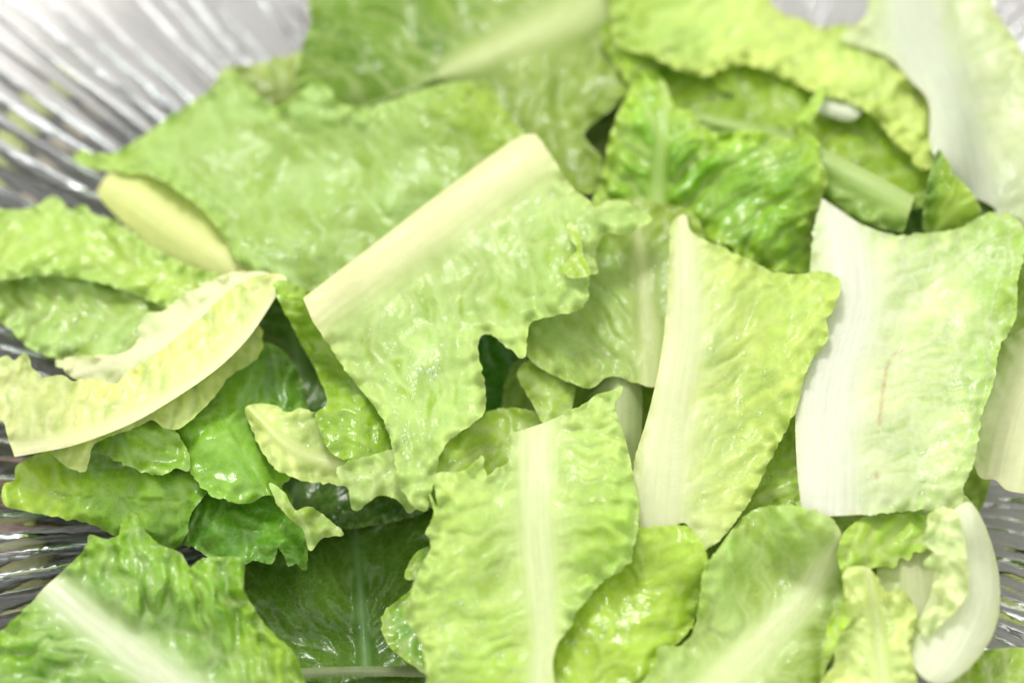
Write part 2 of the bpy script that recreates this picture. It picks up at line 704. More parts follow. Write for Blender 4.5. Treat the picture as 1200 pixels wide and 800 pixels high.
def leaf(label, outline, rib, z=40, tilt=(0, 0), blade=(170, 200, 90), ribcol=(225, 222, 180), halo=1.0, cup=0.0,
         pucker=1.2, vein=30, lean=0.8, blister=0.7, bl=26, ruffle=1.5, jag=1.6, jl=9, ribh=1.0, ribt=3.0, showrib=True, grad=None,
         bumps=(), gap=1.2, wet=False, name='lettuce_leaf', parent=None, edgecol=None, scar=None, step=3.0, thick=0.55,
         category='lettuce leaf', veincol=0.35, mott=0.17, spots=0.3):
    global BUF
    seed = len(LEAVES) * 17 + 3
    z = z + 8 if z < 30 else 26 + 0.45 * z
    P, nrm, arc = smooth_outline(outline, jag, seed)
    R = Rib(rib)
    s_, d_, w_ = R.eval(P[:, 0], P[:, 1])
    away = sst(0.9, 1.6, np.abs(d_) / w_) if showrib else np.ones(len(P))
    jn = noise(arc / jl, arc * 0 + seed * 3.1, seed) * 1.0 + 0.5 * noise(arc / (jl * 0.45), arc * 0 + seed, seed + 1) \
        + 0.8 * noise(arc / (jl * 3.2), arc * 0 + 7.7, seed + 2)
    sa = 0.5 * np.sum(P[:, 0] * np.roll(P[:, 1], -1) - np.roll(P[:, 0], -1) * P[:, 1])
    teeth = (0.42 - np.abs(noise(arc / (jl * 1.5), arc * 0 + 3.3 + seed, seed + 4))) * 2.0 + (0.4 - np.abs(noise(arc / (jl * 0.6), arc * 0 + 9.1 + seed, seed + 8))) * 0.9
    away = away * np.clip(0.75 + 0.9 * noise(arc / 55, arc * 0 + 1.7 * seed, seed + 14), 0.15, 1.6)
    P = P + nrm * (jag * away * (0.7 * jn + teeth * (1 if sa > 0 else -1)))[:, None]
    cx, cy = P.mean(0)

    def shape(x, y, ins_edge):
        s, d, wdt = R.eval(x, y)
        ad = np.abs(d)
        rm = np.exp(-(ad / (wdt * 1.0)) ** 4) if showrib else np.zeros_like(ad)
        blz = sst(0.8, 2.0, ad / wdt) if showrib else np.ones_like(ad)
        wx = 20 * noise(x / 75, y / 75, seed + 5) + 7 * noise(x / 22, y / 22, seed + 6)
        ph = (s - lean * ad + wx + (d > 0) * vein * 0.45) / vein
        fr = ph - np.floor(ph)
        hump = np.sin(math.pi * fr) ** 0.75
        sgd = np.where(d > 0, 40.0, 0.0)
        wv = 0.22 * noise(x / 34, y / 34, seed + 7)
        e1, id1 = cells(ph * 1.0 + wv, ad / (vein * 1.5) + sgd + wv, seed + 15)
        e2, id2 = cells(ph * 2.4 + wv * 2, ad / (vein * 0.62) + sgd + wv * 2, seed + 16)
        dome = sst(0.0, 0.55, e1) * (0.45 + 0.9 * id1)
        dome2 = sst(0.0, 0.5, e2) * (0.3 + 1.0 * id2)
        net = np.maximum(np.exp(-(e1 / 0.085) ** 2), 0.6 * np.exp(-(e2 / 0.10) ** 2))
        streak = noise(ph * 1.7, ad / 85, seed + 51) + 0.5 * noise(ph * 3.6, ad / 40, seed + 52)
        vl = np.exp(-((np.minimum(fr, 1 - fr) * vein) / (1.9 + 4.0 * np.exp(-np.maximum(ad - wdt, 0) / 45.0))) ** 2)
        amp = np.clip(0.45 + 1.1 * noise(x / 75, y / 75, seed + 9) + 0.4 * noise(x / 28, y / 28, seed + 10), 0.06, 1.5)
        bn = np.abs(noise(s / bl + 0.3 * noise(x / 30, y / 30, seed), (ad - 0.3 * s) / (bl * 0.75), seed + 21))
        bn2 = np.abs(noise(x / (bl * 0.5), y / (bl * 0.5), seed + 33))
        h = z + (tilt[0] * (x - cx) + tilt[1] * (y - cy)) / 100.0
        h = h + cup * (np.minimum(ad, 260) / 100.0) ** 2
        for (bx, by, bz, br) in bumps:
            h = h + bz * np.exp(-((x - bx) ** 2 + (y - by) ** 2) / (br * br))
        h = h + ribh * np.exp(-(ad / (wdt * 1.25)) ** 2.2) * (1.0 if showrib else 0.0)
        bs = noise(s / (bl * 1.5) + 0.4 * noise(x / 40, y / 40, seed), (ad - 0.4 * s) / bl, seed + 21)
        h = h + blz * amp * pucker * (0.30 * hump + 0.40 * dome + 0.11 * dome2) + blz * (0.28 * pucker * streak + blister * (0.40 * bs + 0.16 * dome2 + 0.05 * (0.5 - bn2)))
        h = h + rm * (0.10 * noise(d / 3.6, s / 160, seed + 77) + 0.10 * noise(d / 9, s / 60, seed + 78))
        h = h + blz * ruffle * np.exp(-ins_edge / 16.0) * 1.8 * noise(x / 17, y / 17, seed + 41)
        h = h + 2.2 * noise(x / 150, y / 150, seed + 61) + blz * 2.0 * noise(x / 64, y / 64, seed + 62)
        t = thick + ribt * rm
        return h, t, s, d, wdt, rm, blz, vl, net, streak + 0.9 * (id1 - 0.5) * sst(0.0, 0.2, e1)

    # drape over whatever already lies there
    m = inside(P, GXX, GYY)
    if not m.any():
        return None
    gx, gy = GXX[m], GYY[m]
    ge = edge_dist(P, gx, gy)
    gh, gt = shape(gx, gy, ge)[:2]
    need = np.zeros(GXX.shape)
    need[m] = np.maximum(0, BUF[m] + gap - (gh - gt))
    lift = boxf(boxf(maxf(need, 9), 4), 4)
    top = gh + lift[m]
    BUF[m] = np.maximum(BUF[m], top)

    # mesh
    x0, y0 = P.min(0)
    x1, y1 = P.max(0)
    hx, hy = np.meshgrid(np.arange(x0, x1, step), np.arange(y0, y1, step * 0.866))
    hx = hx + (np.arange(hx.shape[0])[:, None] % 2) * step * 0.5
    hx, hy = hx.ravel(), hy.ravel()
    k = inside(P, hx, hy)
    hx, hy = hx[k], hy[k]
    k = edge_dist(P, hx, hy) > step * 0.8
    hx, hy = hx[k], hy[k]
    nb = len(P)
    pts = [Vector((float(a), float(b))) for a, b in P] + [Vector((float(a), float(b))) for a, b in zip(hx, hy)]
    edges = [(i, (i + 1) % nb) for i in range(nb)]
    vo, eo, fo, _, _, _ = delaunay_2d_cdt(pts, edges, [], 1, 0.05)
    V2 = np.array([(v.x, v.y) for v in vo])
    T = np.array([f for f in fo if len(f) == 3], int)
    a, b, c = V2[T[:, 0]], V2[T[:, 1]], V2[T[:, 2]]
    ar = (b[:, 0] - a[:, 0]) * (c[:, 1] - a[:, 1]) - (b[:, 1] - a[:, 1]) * (c[:, 0] - a[:, 0])
    T[ar > 0] = T[ar > 0][:, ::-1]  # picture y runs down
    x, y = V2[:, 0], V2[:, 1]
    ed = edge_dist(P, x, y)
    h, t, s, d, wdt, rm, blz, vl, net, streak = shape(x, y, ed)
    h = h + bil(lift, x, y)
    up = at(x, y, h / 1000.0)
    lo = at(x, y, (h - t) / 1000.0)
    org = up.mean(0)

    # leaf colour, with painted shade in some gradients and a bright rim
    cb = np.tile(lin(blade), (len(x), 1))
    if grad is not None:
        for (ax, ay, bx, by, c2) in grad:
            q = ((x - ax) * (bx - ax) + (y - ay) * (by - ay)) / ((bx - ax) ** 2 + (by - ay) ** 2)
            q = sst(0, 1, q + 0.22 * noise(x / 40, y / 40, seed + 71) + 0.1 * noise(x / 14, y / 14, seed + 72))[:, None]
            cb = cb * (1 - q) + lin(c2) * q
    tone = noise(x / 55, y / 55, seed + 81) * mott + noise(x / 18, y / 18, seed + 82) * mott * 0.4 + 1.5 * mott * streak * blz
    cb = cb * (1 + tone[:, None] * np.array([1.15, 0.75, 1.5]))
    q = (spots * sst(0.12, 0.62, streak) * blz * sst(10, 40, ed))[:, None]
    cb = cb * (1 - q * np.array([0.62, 0.34, 0.62]))
    if edgecol is not None:
        q = np.exp(-ed / 14.0)[:, None] * 0.8
        cb = cb * (1 - q) + lin(edgecol) * q
    pal = sst(0.42, 0.78, cb[:, 0] / cb[:, 1])[:, None]
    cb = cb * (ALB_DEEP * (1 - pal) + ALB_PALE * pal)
    lum = (cb @ np.array([0.25, 0.65, 0.10]))[:, None]
    cb = cb + (lum - cb) * 0.03
    q = np.exp(-(ed / 2.6) ** 2)[:, None] * 0.3  # painted bright rim, like light caught in thin edges
    cb = cb * (1 - q) + lin((222, 232, 150)) * 0.85 * q
    crb = lin(ribcol) * np.array([0.87, 0.91, 0.90])
    vq = (np.maximum(1.15 * vl * np.exp(-np.abs(d) / 150.0), 0.75 * net) * blz * min(1.0, veincol * 1.25))[:, None]
    cb = cb * (1 - vq) + (0.75 * crb + 0.25 * lin((200, 215, 120))) * vq
    if showrib:
        q = np.clip(0.55 * np.exp(-(np.abs(d) / (wdt * 1.12)) ** 2.4) + 0.55 * min(halo, 1.25) * np.exp(-(np.abs(d) / (wdt * (1.15 + 0.95 * halo))) ** 1.5) * (1 + 0.45 * streak * sst(0.5, 1.6, np.abs(d) / wdt)), 0, 1)
        q = np.clip(q + 0.10 * noise(s / 26, d / 7, seed + 91) * q, 0, 1)[:, None]
        cr = crb * (1 + 0.09 * noise(s / 120, d / 3.0, seed + 95) + 0.04 * noise(s / 14, d / 6, seed + 96))[:, None]
        tan = (0.5 * np.exp(-ed / 3.0) * np.clip(0.6 + noise(x / 9, y / 9, seed + 97), 0, 1))[:, None]
        cr = cr * (1 - tan) + lin((214, 196, 140)) * 0.8 * tan
        cb = cb * (1 - q) + cr * q
    if scar is not None:
        for (pts_, width, colr) in scar:
            rr = Rib([(p[0], p[1], 1) for p in pts_])
            ss, dd, _w = rr.eval(x, y)
            on = np.exp(-(dd / width) ** 2) * sst(-2, 4, ss) * sst(-2, 4, rr.len - ss) * (0.65 + 0.5 * noise(ss / 7, dd / 4, 5))
            on = np.clip(on, 0, 1)[:, None] * 0.75
            cb = cb * (1 - on) + lin(colr) * 0.7 * on
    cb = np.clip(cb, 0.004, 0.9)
    alpha = np.clip(blz, 0, 1)

    # normals of the two faces
    def vnorm(Pt, tri):
        fn = np.cross(Pt[tri[:, 1]] - Pt[tri[:, 0]], Pt[tri[:, 2]] - Pt[tri[:, 0]])
        vn = np.zeros_like(Pt)
        for j in range(3):
            np.add.at(vn, tri[:, j], fn)
        return vn / (np.linalg.norm(vn, axis=1, keepdims=True) + 1e-12)
    nu = vnorm(up, T)
    nl = vnorm(lo, T[:, ::-1])
    E = np.concatenate([T[:, [0, 1]], T[:, [1, 2]], T[:, [2, 0]]])
    owner = np.tile(np.arange(len(T)), 3)
    key = np.sort(E, 1)
    kk = key[:, 0].astype(np.int64) * len(x) + key[:, 1]
    uq, inv, cnt = np.unique(kk, return_inverse=True, return_counts=True)
    bmask = cnt[inv] == 1
    BE, BO = E[bmask], owner[bmask]
    ribtri = (rm[T].mean(1) > 0.40) if showrib else np.zeros(len(T), bool)

    def part(nm, sel, mat, par, local):
        tri = T[sel]
        if len(tri) == 0:
            return None
        be = BE[sel[BO]]
        used = np.unique(tri)
        mp = -np.ones(len(x), int)
        mp[used] = np.arange(len(used))
        n = len(used)
        su = np.unique(be) if len(be) else np.zeros(0, int)
        sm = -np.ones(len(x), int)
        sm[su] = np.arange(len(su))
        k2 = len(su)
        VV = np.concatenate([up[used], lo[used], up[su], lo[su]]) - local
        FF = [tuple(f) for f in mp[tri].tolist()] + [tuple(f) for f in (mp[tri[:, ::-1]] + n).tolist()]
        q = sm[be]
        FF += [(2 * n + e[1], 2 * n + e[0], 2 * n + k2 + e[0], 2 * n + k2 + e[1]) for e in q.tolist()]
        me = bpy.data.meshes.new(nm)
        me.from_pydata(VV.tolist(), [], FF)
        me.polygons.foreach_set('use_smooth', np.ones(len(me.polygons), bool))
        side = np.zeros((len(x), 3))
        if len(be):
            dv = up[be[:, 1]] - up[be[:, 0]]
            sn = np.cross(dv, nu[be[:, 0]])
            np.add.at(side, be[:, 0], sn)
            np.add.at(side, be[:, 1], sn)
            side /= (np.linalg.norm(side, axis=1, keepdims=True) + 1e-12)
        NN = np.concatenate([nu[used], nl[used], side[su], side[su]])
        CC = np.concatenate([cb[used], cb[used], cb[su], cb[su]])
        AA = np.concatenate([alpha[used], alpha[used], alpha[su], alpha[su]])
        ca = me.color_attributes.new('tint', 'FLOAT_COLOR', 'POINT')
        ca.data.foreach_set('color', np.concatenate([CC, AA[:, None]], 1).astype(np.float32).ravel())
        pl = np.stack([x / 100.0 + seed, y / 100.0, h * 0.02], 1)
        PP = np.concatenate([pl[used], pl[used], pl[su], pl[su]])
        va = me.attributes.new('blade_place', 'FLOAT_VECTOR', 'POINT')
        va.data.foreach_set('vector', PP.astype(np.float32).ravel())
        me.materials.append(mat)
        me.update()
        me.normals_split_custom_set_from_vertices(NN.tolist())
        o = bpy.data.objects.new(nm, me)
        COL.objects.link(o)
        if par is not None:
            o.parent = par
        return o

    bm_ = M_WET if wet else M_BLADE
    if parent is not None:
        par = parent
        local = np.array(par.location)
        root = par
        part('blade', ~ribtri, bm_, par, local)
        part('midrib', ribtri, bm_, par, local)
    elif ribtri.any():
        root = bpy.data.objects.new(name, None)
        COL.objects.link(root)
        root.location = org
        part('blade', ~ribtri, bm_, root, org)
        part('midrib', ribtri, bm_, root, org)
    else:
        root = part(name, ~ribtri, bm_, None, org)
        root.location = org
    if parent is None:
        root['label'] = label
        root['category'] = category
        root['group'] = GROUP
    LEAVES.append((root, P))
    print('%5.1f %5.1f lift %4.1f %s' % (h.mean(), h.max(), lift[m].mean(), label))
    return root



PALE = (226, 224, 188)
# --- the bottom layer of the heap
leaf('broad green leaf at the bottom of the heap, mostly hidden, left of the middle',
     [(120, 420), (260, 300), (420, 280), (600, 330), (640, 480), (600, 640), (460, 700), (300, 680), (180, 560)],
     [(640, 640, 6), (420, 480, 6), (160, 360, 4)], z=8, blade=(120, 178, 62), showrib=False)
leaf('broad light green leaf at the bottom of the heap under the front leaf',
     [(480, 480), (640, 420), (820, 440), (900, 560), (880, 760), (800, 880), (560, 880), (470, 700)],
     [(680, 880, 6), (680, 640, 6), (680, 440, 4)], z=10, blade=(150, 196, 80), showrib=False)
leaf('broad green leaf at the bottom of the heap under the upper leaves',
     [(300, 160), (520, 60), (800, 20), (1060, 60), (1160, 200), (1060, 380), (800, 400), (520, 360), (340, 300)],
     [(300, 240, 6), (700, 200, 6), (1150, 180, 4)], z=14, blade=(128, 180, 64), showrib=False)
leaf('broad yellow green leaf at the bottom of the heap on the right',
     [(820, 420), (1000, 360), (1140, 420), (1160, 560), (1100, 700), (1040, 860), (860, 860), (800, 640)],
     [(960, 880, 6), (980, 640, 6), (990, 380, 4)], z=12, blade=(160, 200, 84), showrib=False)
# --- deep in the bowl
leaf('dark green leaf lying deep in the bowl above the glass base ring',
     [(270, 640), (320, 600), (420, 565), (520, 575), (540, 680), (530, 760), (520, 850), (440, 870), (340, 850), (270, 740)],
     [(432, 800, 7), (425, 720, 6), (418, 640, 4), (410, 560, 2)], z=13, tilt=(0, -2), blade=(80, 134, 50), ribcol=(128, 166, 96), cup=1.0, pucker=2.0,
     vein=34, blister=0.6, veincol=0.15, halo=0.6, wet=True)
leaf('thin pale strip standing in for a glass bar across the hollow at the bottom edge',
     [(320, 786), (360, 782), (430, 780), (500, 781), (530, 784), (530, 794), (500, 793), (430, 792), (360, 794), (320, 797)],
     [(310, 790, 6), (420, 786, 6), (540, 789, 6)], z=20, blade=(130, 150, 96), ribcol=(150, 164, 120), cup=-60, pucker=0, blister=0.1, ruffle=0.1, jag=0.3, ribh=1.5, ribt=2)  # leaf strip in place of the bowl's glass bar
leaf('flat green leaf at the bottom of the gap left of the middle',
     [(230, 430), (330, 320), (430, 340), (500, 450), (520, 580), (400, 620), (300, 600), (240, 520)],
     [(330, 640, 8), (350, 520, 8), (345, 380, 6), (330, 300, 4)], z=20, blade=(66, 120, 48), ribcol=(140, 170, 105), pucker=1.6, wet=True)
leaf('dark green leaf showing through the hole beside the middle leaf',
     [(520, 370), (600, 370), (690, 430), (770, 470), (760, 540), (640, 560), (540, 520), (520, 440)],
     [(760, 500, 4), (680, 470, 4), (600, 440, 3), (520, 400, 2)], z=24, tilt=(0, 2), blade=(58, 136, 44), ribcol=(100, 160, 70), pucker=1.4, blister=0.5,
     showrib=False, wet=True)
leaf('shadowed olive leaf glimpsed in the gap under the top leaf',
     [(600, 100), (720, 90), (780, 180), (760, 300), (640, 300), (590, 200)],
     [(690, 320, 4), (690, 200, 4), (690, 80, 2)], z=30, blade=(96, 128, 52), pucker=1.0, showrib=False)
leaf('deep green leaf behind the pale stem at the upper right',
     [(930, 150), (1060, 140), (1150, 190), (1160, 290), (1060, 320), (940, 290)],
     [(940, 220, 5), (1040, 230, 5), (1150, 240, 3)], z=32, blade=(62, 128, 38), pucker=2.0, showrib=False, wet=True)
leaf('deep green leaf under the wide ribbed leaf at the bottom edge',
     [(800, 560), (940, 540), (1040, 600), (1060, 760), (1020, 840), (880, 850), (800, 700)],
     [(1000, 860, 8), (980, 700, 6), (940, 560, 3)], z=24, blade=(88, 146, 50), pucker=2.0, showrib=False)
leaf('pale leaf lying beneath the two big ribbed leaves on the right',
     [(600, 430), (760, 400), (960, 420), (1100, 480), (1100, 640), (940, 660), (760, 660), (620, 600)],
     [(620, 540, 8), (800, 540, 8), (1080, 560, 4)], z=26, blade=(150, 184, 80), pucker=1.4, showrib=False)

leaf('green leaf scrap in the bottom right corner on the glass',
     [(1090, 840), (1110, 800), (1150, 764), (1200, 758), (1250, 760), (1250, 850), (1100, 850)],
     [(1110, 850, 4), (1170, 800, 4), (1240, 760, 3)], z=36, blade=(136, 186, 74), pucker=1.0, blister=1.2, showrib=False, wet=True)
# --- top of the picture
leaf('olive yellow scrap poking up behind the blistered leaf at upper left',
     [(262, 84), (300, 76), (335, 66), (362, 62), (372, 110), (340, 140), (290, 130)],
     [(360, 130, 4), (330, 100, 4), (270, 84, 2)], z=40, tilt=(0, -6), blade=(178, 196, 88), grad=[(320, 88, 320, 112, (128, 158, 40))], pucker=0.6,
     showrib=False)
leaf('wide mid green leaf at the top edge with a pale tapering midrib',
     [(372, -70), (362, 0), (364, 30), (354, 62), (350, 112), (420, 150), (520, 172), (610, 172), (660, 214), (694, 226), (708, 190), (684, 158), (716, 128),
      (743, 96), (738, 82), (714, 68), (722, 20), (716, 0), (690, -70)],
     [(760, -34, 30), (700, 4, 27), (620, 40, 22), (545, 74, 15), (520, 86, 9), (500, 96, 1), (420, 130, 0.5)],
     z=56, tilt=(1, -3), blade=(94, 146, 42), ribcol=(214, 220, 160), cup=1.6, pucker=1.2, vein=34, blister=0.4, jag=1.2, ribh=2.5, halo=0.5,
     bumps=[(370, 40, 10, 90)], lean=0.6, grad=[(460, 60, 640, 130, (118, 162, 62))])
leaf('dark green shaded leaf tucked under the curly yellow green one',
     [(706, 30), (730, 88), (760, 116), (830, 150), (930, 160), (990, 200), (1070, 246), (1095, 200), (1090, 130), (1010, 80), (900, 40), (790, 20)],
     [(1070, 190, 10), (960, 140, 8), (850, 110, 6), (740, 60, 3)], z=62, tilt=(1, 2), blade=(128, 178, 60), ribcol=(190, 208, 130), pucker=2.6, vein=46,
     blister=0.6, ruffle=2, halo=0.8, showrib=False, veincol=0.5)
leaf('pale green stem piece cut square beside the tall white leaf',
     [(806, 132), (850, 138), (905, 148), (962, 172), (1020, 202), (1072, 230, 1), (1058, 272, 1), (1010, 262), (960, 246), (920, 220), (880, 206), (820, 186)],
     [(1110, 256, 18), (1040, 222, 16), (960, 184, 11), (900, 160, 7), (800, 134, 4)], z=46, tilt=(2, 0), blade=(112, 166, 74), ribcol=(184, 204, 126),
     pucker=1.5, vein=30, jag=1.0, ribh=3, ribt=4)
leaf('small white cut stem end showing under the curly yellow green leaf',
     [(952, 116), (966, 110), (986, 114), (1006, 122), (1010, 132), (996, 142), (970, 136), (954, 128)],
     [(946, 118, 9), (976, 124, 10), (1014, 132, 9)], z=60, tilt=(0, 2), blade=(222, 226, 180), ribcol=(232, 232, 212), cup=-60, pucker=0.1, blister=0.1, ruffle=0.1, jag=0.4, ribh=1.5, ribt=3, gap=3)
leaf('curly yellow green leaf along the top edge right of centre',
     [(706, -60), (716, 10), (724, 52), (760, 66), (820, 88), (868, 74), (910, 88), (950, 106), (1004, 122), (1046, 160), (1086, 200), (1094, 160),
      (1088, 108), (1064, 98), (1052, 74), (1030, 62), (1010, 40), (990, 30), (964, 34), (940, 24), (905, 6), (880, -60)],
     [(1100, 150, 6), (1000, 80, 6), (880, 20, 6), (740, -50, 4)], z=54, tilt=(0, 3), blade=(212, 226, 108), ribcol=(226, 230, 160), pucker=1.2, vein=26,
     blister=2.4, bl=24, ruffle=3, jag=2.6, jl=8, showrib=False, edgecol=(206, 214, 96), grad=[(860, 60, 720, 40, (150, 192, 60))], wet=False,
     bumps=[(1000, 90, 8, 60), (860, 40, 6, 70)])
leaf('tall white and pale yellow leaf in the upper right corner',
     [(984, 44), (1016, 16), (1030, -60), (1140, -60), (1166, 12), (1190, 48), (1212, 90), (1250, 150), (1250, 310), (1196, 268), (1160, 240), (1130, 226),
      (1104, 196), (1090, 170), (1088, 120), (1064, 92), (1040, 66)],
     [(1132, 270, 34.5), (1110, 160, 30), (1080, 60, 28.5), (1060, -60, 25.5)], z=74, tilt=(4, -3), blade=(216, 220, 150), ribcol=(210, 212, 192), cup=0.6,
     pucker=0.8, vein=40, blister=0.4, jag=1.2, ribh=2.0, ribt=4, halo=1.6, edgecol=(214, 222, 130), lean=0.5)
leaf('small bright green leaf fold below the tall white leaf',
     [(1100, 176), (1086, 220), (1082, 262), (1096, 282), (1130, 276), (1150, 252), (1140, 228), (1118, 204)],
     [(1090, 280, 4), (1116, 250, 4), (1146, 232, 3)], z=58, tilt=(4, 0), blade=(132, 180, 54), ribcol=(190, 210, 110), pucker=0.8, halo=0.6,
     grad=[(1108, 230, 1086, 226, (72, 138, 32))], ribh=0.8)

# --- left side
leaf('cream yellow rib piece with a blunt cut end at the left',
     [(134, 199), (119, 214), (115, 229), (150, 266), (200, 304), (244, 322), (290, 340), (330, 330), (318, 300), (288, 286), (262, 262), (236, 232), (204, 211),
      (166, 199)],
     [(110, 206, 22), (160, 232, 24), (220, 274, 24), (300, 330, 20)], z=40, tilt=(3, -3), blade=(222, 226, 124), ribcol=(232, 232, 160), cup=-3, pucker=0.3,
     blister=0.2, jag=0.6, ruffle=0.3, ribh=4, ribt=6, halo=0.8)
leaf('large pale green blistered leaf with a stubby stem end at upper left',
     [(86, 184), (98, 176), (130, 180), (172, 156), (214, 128), (248, 104), (262, 82), (284, 94), (318, 124), (346, 112), (374, 96), (400, 122), (440, 124),
      (486, 108), (530, 98), (570, 98), (590, 124), (612, 156), (648, 190), (600, 260), (500, 340), (440, 376), (372, 372), (336, 340), (296, 322), (276, 300), (252, 262), (216, 228), (178, 206),
      (140, 202), (104, 197)],
     [(330, 390, 8), (440, 300, 8), (560, 210, 8), (660, 130, 5)], z=54, tilt=(3, -1), blade=(156, 196, 116), ribcol=(214, 226, 178), cup=0.0, pucker=1.5, vein=44, lean=-0.1, spots=0.4,
     blister=1.35, bl=40, ruffle=2.2, jag=2.0, jl=12, showrib=False, wet=False, grad=[(240, 180, 130, 170, (182, 208, 84)), (500, 150, 560, 120, (122, 172, 52))],
     edgecol=(178, 206, 92), bumps=[(440, 130, 6, 60), (540, 110, 8, 50), (130, 185, -6, 60)], veincol=0.3)
leaf('light green frilled leaf at the left edge under the yellow one',
     [(-40, 340), (20, 318), (110, 322), (190, 340), (230, 350), (200, 400), (150, 424), (112, 424), (70, 420), (44, 412), (22, 396), (0, 378), (-40, 386)],
     [(240, 362, 5), (120, 370, 5), (-40, 350, 3)], z=40, tilt=(2, 4), blade=(178, 206, 104), ribcol=(214, 224, 160), pucker=1.8, vein=30, blister=1.8, bl=22,
     ruffle=2.5, jag=2.2, jl=8, showrib=False, wet=True)
leaf('bright green leaf with a ridged fold at the far left edge',
     [(-40, 250), (20, 246), (44, 240), (64, 230), (82, 246), (98, 240), (110, 252), (140, 262), (182, 292), (226, 314), (262, 324), (262, 350), (206, 362), (186, 356), (140, 338),
      (104, 328), (40, 322), (-40, 330)],
     [(250, 352, 5), (170, 316, 5), (90, 288, 5), (-40, 260, 3)], z=42, tilt=(2, 1), gap=0.9, blade=(170, 206, 78), ribcol=(214, 226, 150), cup=-3.5, pucker=1.4, vein=28,
     blister=1.6, bl=24, ruffle=2.4, jag=2.2, jl=8, showrib=False, wet=True, grad=[(150, 296, 170, 350, (150, 196, 44))], edgecol=(196, 216, 110))
# --- lower left greens
leaf('scalloped leaf coloured darker green for shade, right of the rolled leaf, lower left',
     [(180, 560), (250, 540), (320, 552), (336, 574), (346, 600), (356, 616), (360, 640), (358, 666), (346, 658), (338, 662), (326, 640), (318, 660), (296, 656), (262, 664), (224, 640), (170, 650), (140, 610)],
     [(200, 520, 4), (262, 590, 4), (330, 690, 3)], z=40, tilt=(0, -6), blade=(84, 158, 40), ribcol=(140, 190, 90), cup=-5, pucker=2.6, vein=40, blister=0.5, jag=1.8, showrib=False, wet=True,  # blade colour carries the shade of a leaf underside
     bumps=[(250, 620, 4, 30), (335, 630, 4, 22)])
leaf('rolled bright green leaf with a white sheen at the lower left',
     [(20, 545), (60, 526), (110, 520), (170, 500), (250, 520), (268, 556), (246, 574), (232, 590), (222, 606), (216, 630), (190, 646), (150, 634), (104, 613), (60, 604), (22, 597),
      (6, 592), (2, 578), (6, 566), (18, 562)],
     [(330, 600, 4), (240, 588, 4), (130, 582, 4), (0, 572, 3)], z=42, tilt=(0, -4), blade=(116, 182, 46), ribcol=(176, 210, 120), cup=-14, pucker=2.6, vein=46, lean=0.1,
     blister=0.5, jag=1.8, ruffle=1.5, showrib=False, wet=True, bumps=[(120, 590, 5, 60)], grad=[(110, 560, 30, 580, (150, 198, 62)), (190, 610, 240, 630, (84, 156, 40))])  # second gradient paints the shaded lobes at right darker
leaf('smooth green leaf slanting under the pale tips at lower left',
     [(150, 500), (210, 440), (270, 400), (330, 410), (360, 470), (338, 520), (342, 556), (330, 570), (336, 584), (312, 580), (290, 590), (262, 584), (240, 574), (222, 552)],
     [(330, 610, 5), (284, 530, 5), (220, 420, 3)], z=46, tilt=(-2, -2), blade=(108, 176, 58), ribcol=(160, 206, 104), cup=-4, pucker=3.0, vein=48, lean=0.5, blister=0.5, jag=1.6, showrib=False,
     wet=True, bumps=[(300, 560, 4, 40), (260, 500, 5, 40)], veincol=0.4, grad=[(320, 500, 350, 470, (80, 146, 44))])  # gradient paints shade into the right edge
leaf('green leaf scrap with a thin pale vein below the yellow leaf',
     [(96, 520), (150, 498), (184, 490), (206, 506), (222, 534), (220, 552), (206, 548), (190, 556), (156, 548), (120, 532)],
     [(136, 500, 4), (148, 530, 4), (156, 560, 4)], z=50, tilt=(0, -3), blade=(112, 174, 62), ribcol=(176, 208, 130), cup=-4, pucker=0.8, vein=22, blister=0.6, jag=1.8, halo=0.3, wet=True, ribt=1)
leaf('pale yellow green leaf tips hanging below the yellow curved leaf',
     [(250, 400), (300, 380), (308, 396), (300, 420), (268, 442), (246, 470), (214, 500), (194, 502), (178, 492), (160, 500), (110, 520), (104, 545), (90, 551), (70, 540), (60, 524),
      (120, 480)],
     [(300, 400, 6), (200, 460, 6), (60, 530, 4)], z=44, tilt=(0, 0), blade=(206, 218, 120), pucker=0.8, blister=0.5, jag=1.2, showrib=False)
yl = leaf('curved yellow leaf with a cream midrib along its lower edge at left',
     [(66, 424), (100, 418), (140, 414), (160, 402), (164, 384), (172, 368), (190, 366), (206, 354), (236, 336), (270, 322), (310, 318), (320, 330), (290, 380), (220, 430),
      (150, 452), (100, 450)],
     [(330, 316, 14), (270, 348, 12), (200, 396, 8), (60, 450, 4)], z=58, tilt=(4, 0), blade=(232, 232, 168), ribcol=(238, 234, 200), pucker=1.0, vein=24, blister=1.0, bl=20,
     ruffle=2.0, jag=2.4, jl=8, halo=1.2)
leaf('', [(300, 324), (328, 321), (336, 330), (322, 350), (304, 378), (284, 404), (252, 434), (206, 466), (154, 496), (92, 520), (46, 530), (17, 535, 1), (8, 508), (2, 492), (-30, 486),
          (-40, 430), (-8, 420), (6, 417), (18, 421), (26, 415), (32, 417), (36, 430), (44, 436), (50, 442), (72, 440), (84, 446), (110, 444), (134, 450), (150, 436), (170, 424), (200, 402), (236, 372), (268, 342)],
     [(350, 316, 14), (312, 372, 13), (272, 420, 13), (206, 468, 13), (120, 511, 13), (10, 534, 10)], z=66, tilt=(3, -2), blade=(228, 228, 128), ribcol=(236, 232, 192), cup=1.5,
     pucker=1.3, vein=24, lean=-0.5, blister=0.7, bl=20, ruffle=2.0, jag=1.8, jl=7, ribh=2.5, ribt=4, halo=0.9, parent=yl, veincol=0.6,
     grad=[(120, 470, 40, 425, (222, 224, 138))])
